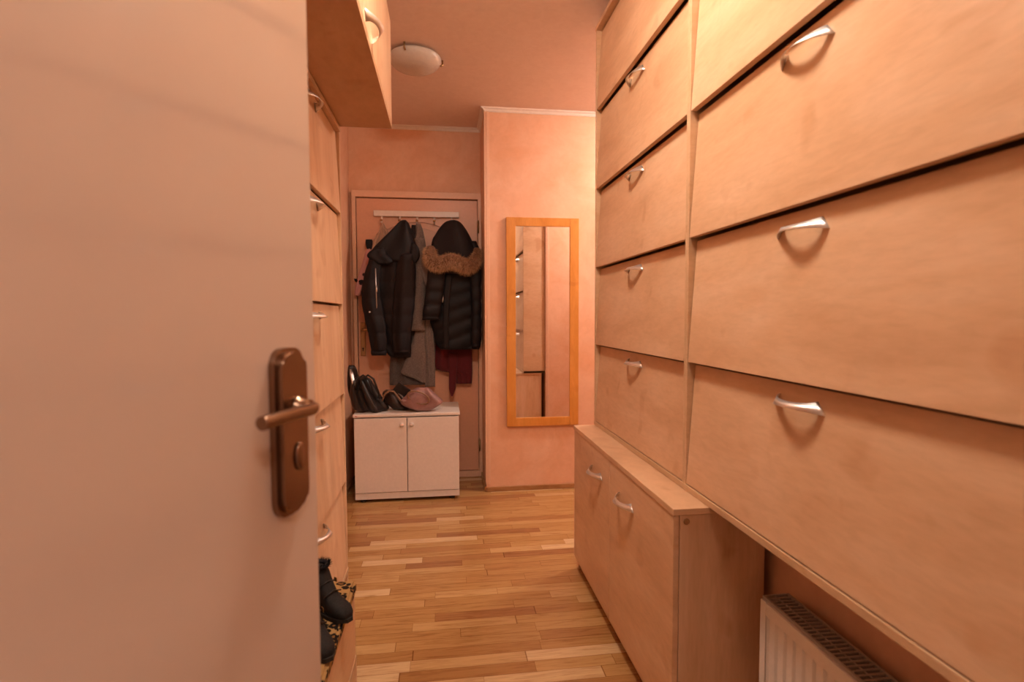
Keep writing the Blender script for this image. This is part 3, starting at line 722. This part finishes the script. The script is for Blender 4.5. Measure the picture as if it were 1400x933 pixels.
# ------------------------------------------------------------------ ceiling lamps
def ceiling_lamp(label, x, y, mat, r=.135):
    t = thing('ceiling_lamp', label, 'ceiling lamp', (x, y, ZC), 'dome ceiling lamps')
    bm = bmesh.new()
    prof = [(r*1.0, -.012), (r*1.02, -.018)]
    for k in range(1, 15):
        a = k/14*pi/2; rr = r*cos(a); prof.append((max(rr, .002), -.018-.062*sin(a) - (.0015 if k % 2 else 0)))
    lathe(bm, prof, (x, y, ZC), 'z', 48); obj('glass_bowl', bm, mat, t)
    bm = bmesh.new(); lathe(bm, [(r*.8, 0), (r*.8, -.012), (r*.78, -.014)], (x, y, ZC), 'z', 40); obj('base_plate', bm, M_white, t)
    for q in (radians(12), radians(132), radians(252)):
        bm = bmesh.new(); c_, s_ = cos(q), sin(q)
        tube(bm, [(x+c_*(r*1.08), y+s_*(r*1.08), ZC-.001), (x+c_*(r*1.09), y+s_*(r*1.09), ZC-.024), (x+c_*(r*1.0), y+s_*(r*1.0), ZC-.034)], .005, 8)
        obj('clip', bm, M_oldbrass, t)
    return t
ceiling_lamp('unlit frosted dome lamp on the ceiling beside the overhead cabinet', -.135, 2.86, M_glass)
ceiling_lamp('lit dome lamp on the ceiling between the tall shoe cabinets', .12, 1.20, M_lit)
ceiling_lamp('lit dome lamp on the ceiling of the landing outside the entrance', .35, -.95, M_lit3)
ceiling_lamp('lit dome lamp on the ceiling of the side passage', 1.65, 2.95, M_lit2)

# ------------------------------------------------------------------ entrance door (door_2), hinged at the front wall, open
AD = radians(18.5)
# local frame: +x along the leaf from hinge to free edge, -y faces the corridor
E_ = Vector((-.180, .762)); D_ = Vector((sin(AD), cos(AD)))
Hn = E_ - D_*.86
d2 = bpy.data.objects.new('door_2', None); COL.objects.link(d2); d2.location = (Hn.x, Hn.y, 0); d2.rotation_euler = (0, 0, pi/2-AD); tag(d2, kind='structure')
obj('leaf', B((0, .86, .0, .045, .008, 2.06), bev=.002), M_doorW, d2, world=False)
# escutcheon plate: rounded long shield with a stepped rim
def plate(bm, xc, z0, z1, hw, y0, y1, n=14):
    P = []
    for k in range(n+1):
        a = pi + pi*k/n; P.append((xc+hw*(abs(cos(a))**.6)*(1 if cos(a) > 0 else -1), z0+.026+.026*sin(a)))
    for k in range(n+1):
        a = pi*k/n; P.append((xc+hw*(abs(cos(a))**.6)*(1 if cos(a) > 0 else -1), z1-.026+.026*sin(a)))
    a = [bm.verts.new((x, y0, z)) for x, z in P]; c = [bm.verts.new((x, y1, z)) for x, z in P]
    m_ = len(P)
    bm.faces.new(a); f1 = bm.faces.new(c)
    for k in range(m_): bm.faces.new((a[k], a[(k+1) % m_], c[(k+1) % m_], c[k]))
    return f1
px = .86-.070
bm = bmesh.new(); plate(bm, px, .945, 1.160, .031, 0, -.008)
f = plate(bm, px, .950, 1.155, .026, -.008, -.016)
bmesh.ops.bevel(bm, geom=list(f.edges), offset=.0035, segments=3, affect='EDGES')
plt = obj('lock_plate', bm, M_brass, d2, world=False)
bm = bmesh.new()
zl = 1.083
lathe(bm, [(.015, -.016), (.015, -.020), (.0115, -.022), (.0105, -.034)], (px+.004, 0, zl), 'y', 24)
pts = [(px+.006, -.026, zl), (px+.005, -.034, zl), (px, -.0395, zl), (px-.012, -.041, zl), (px-.042, -.041, zl+.001), (px-.070, -.040, zl+.001), (px-.096, -.038, zl)]
sm = interp(pts, 24); tube(bm, sm, .0080, 14)
obj('lever', bm, M_brass, plt, world=False)
bm = bmesh.new(); lathe(bm, [(.0095, -.016), (.0095, -.0185), (.0075, -.020), (.002, -.0202)], (px+.004, 0, 1.020), 'y', 24, ay=1.9); c_ = obj('lock_cylinder', bm, M_brass, plt, world=False)
# keyhole side dark rim + second plate on the hidden side
bm = bmesh.new(); plate(bm, px, .945, 1.160, .031, .045, .053); obj('rear_lock_plate', bm, M_brass, d2, world=False)
bm = bmesh.new(); box(bm, .86, .862, .012, .033, .92, 1.18, bev=.0005); obj('strike_face', bm, M_brass, d2, world=False)
for z in (.25, 1.05, 1.85):
    bm = bmesh.new(); tube(bm, [(-.008, -.006, z-.05), (-.008, -.006, z+.05)], .008, 12); obj('hinge', bm, M_brass, d2, world=False)
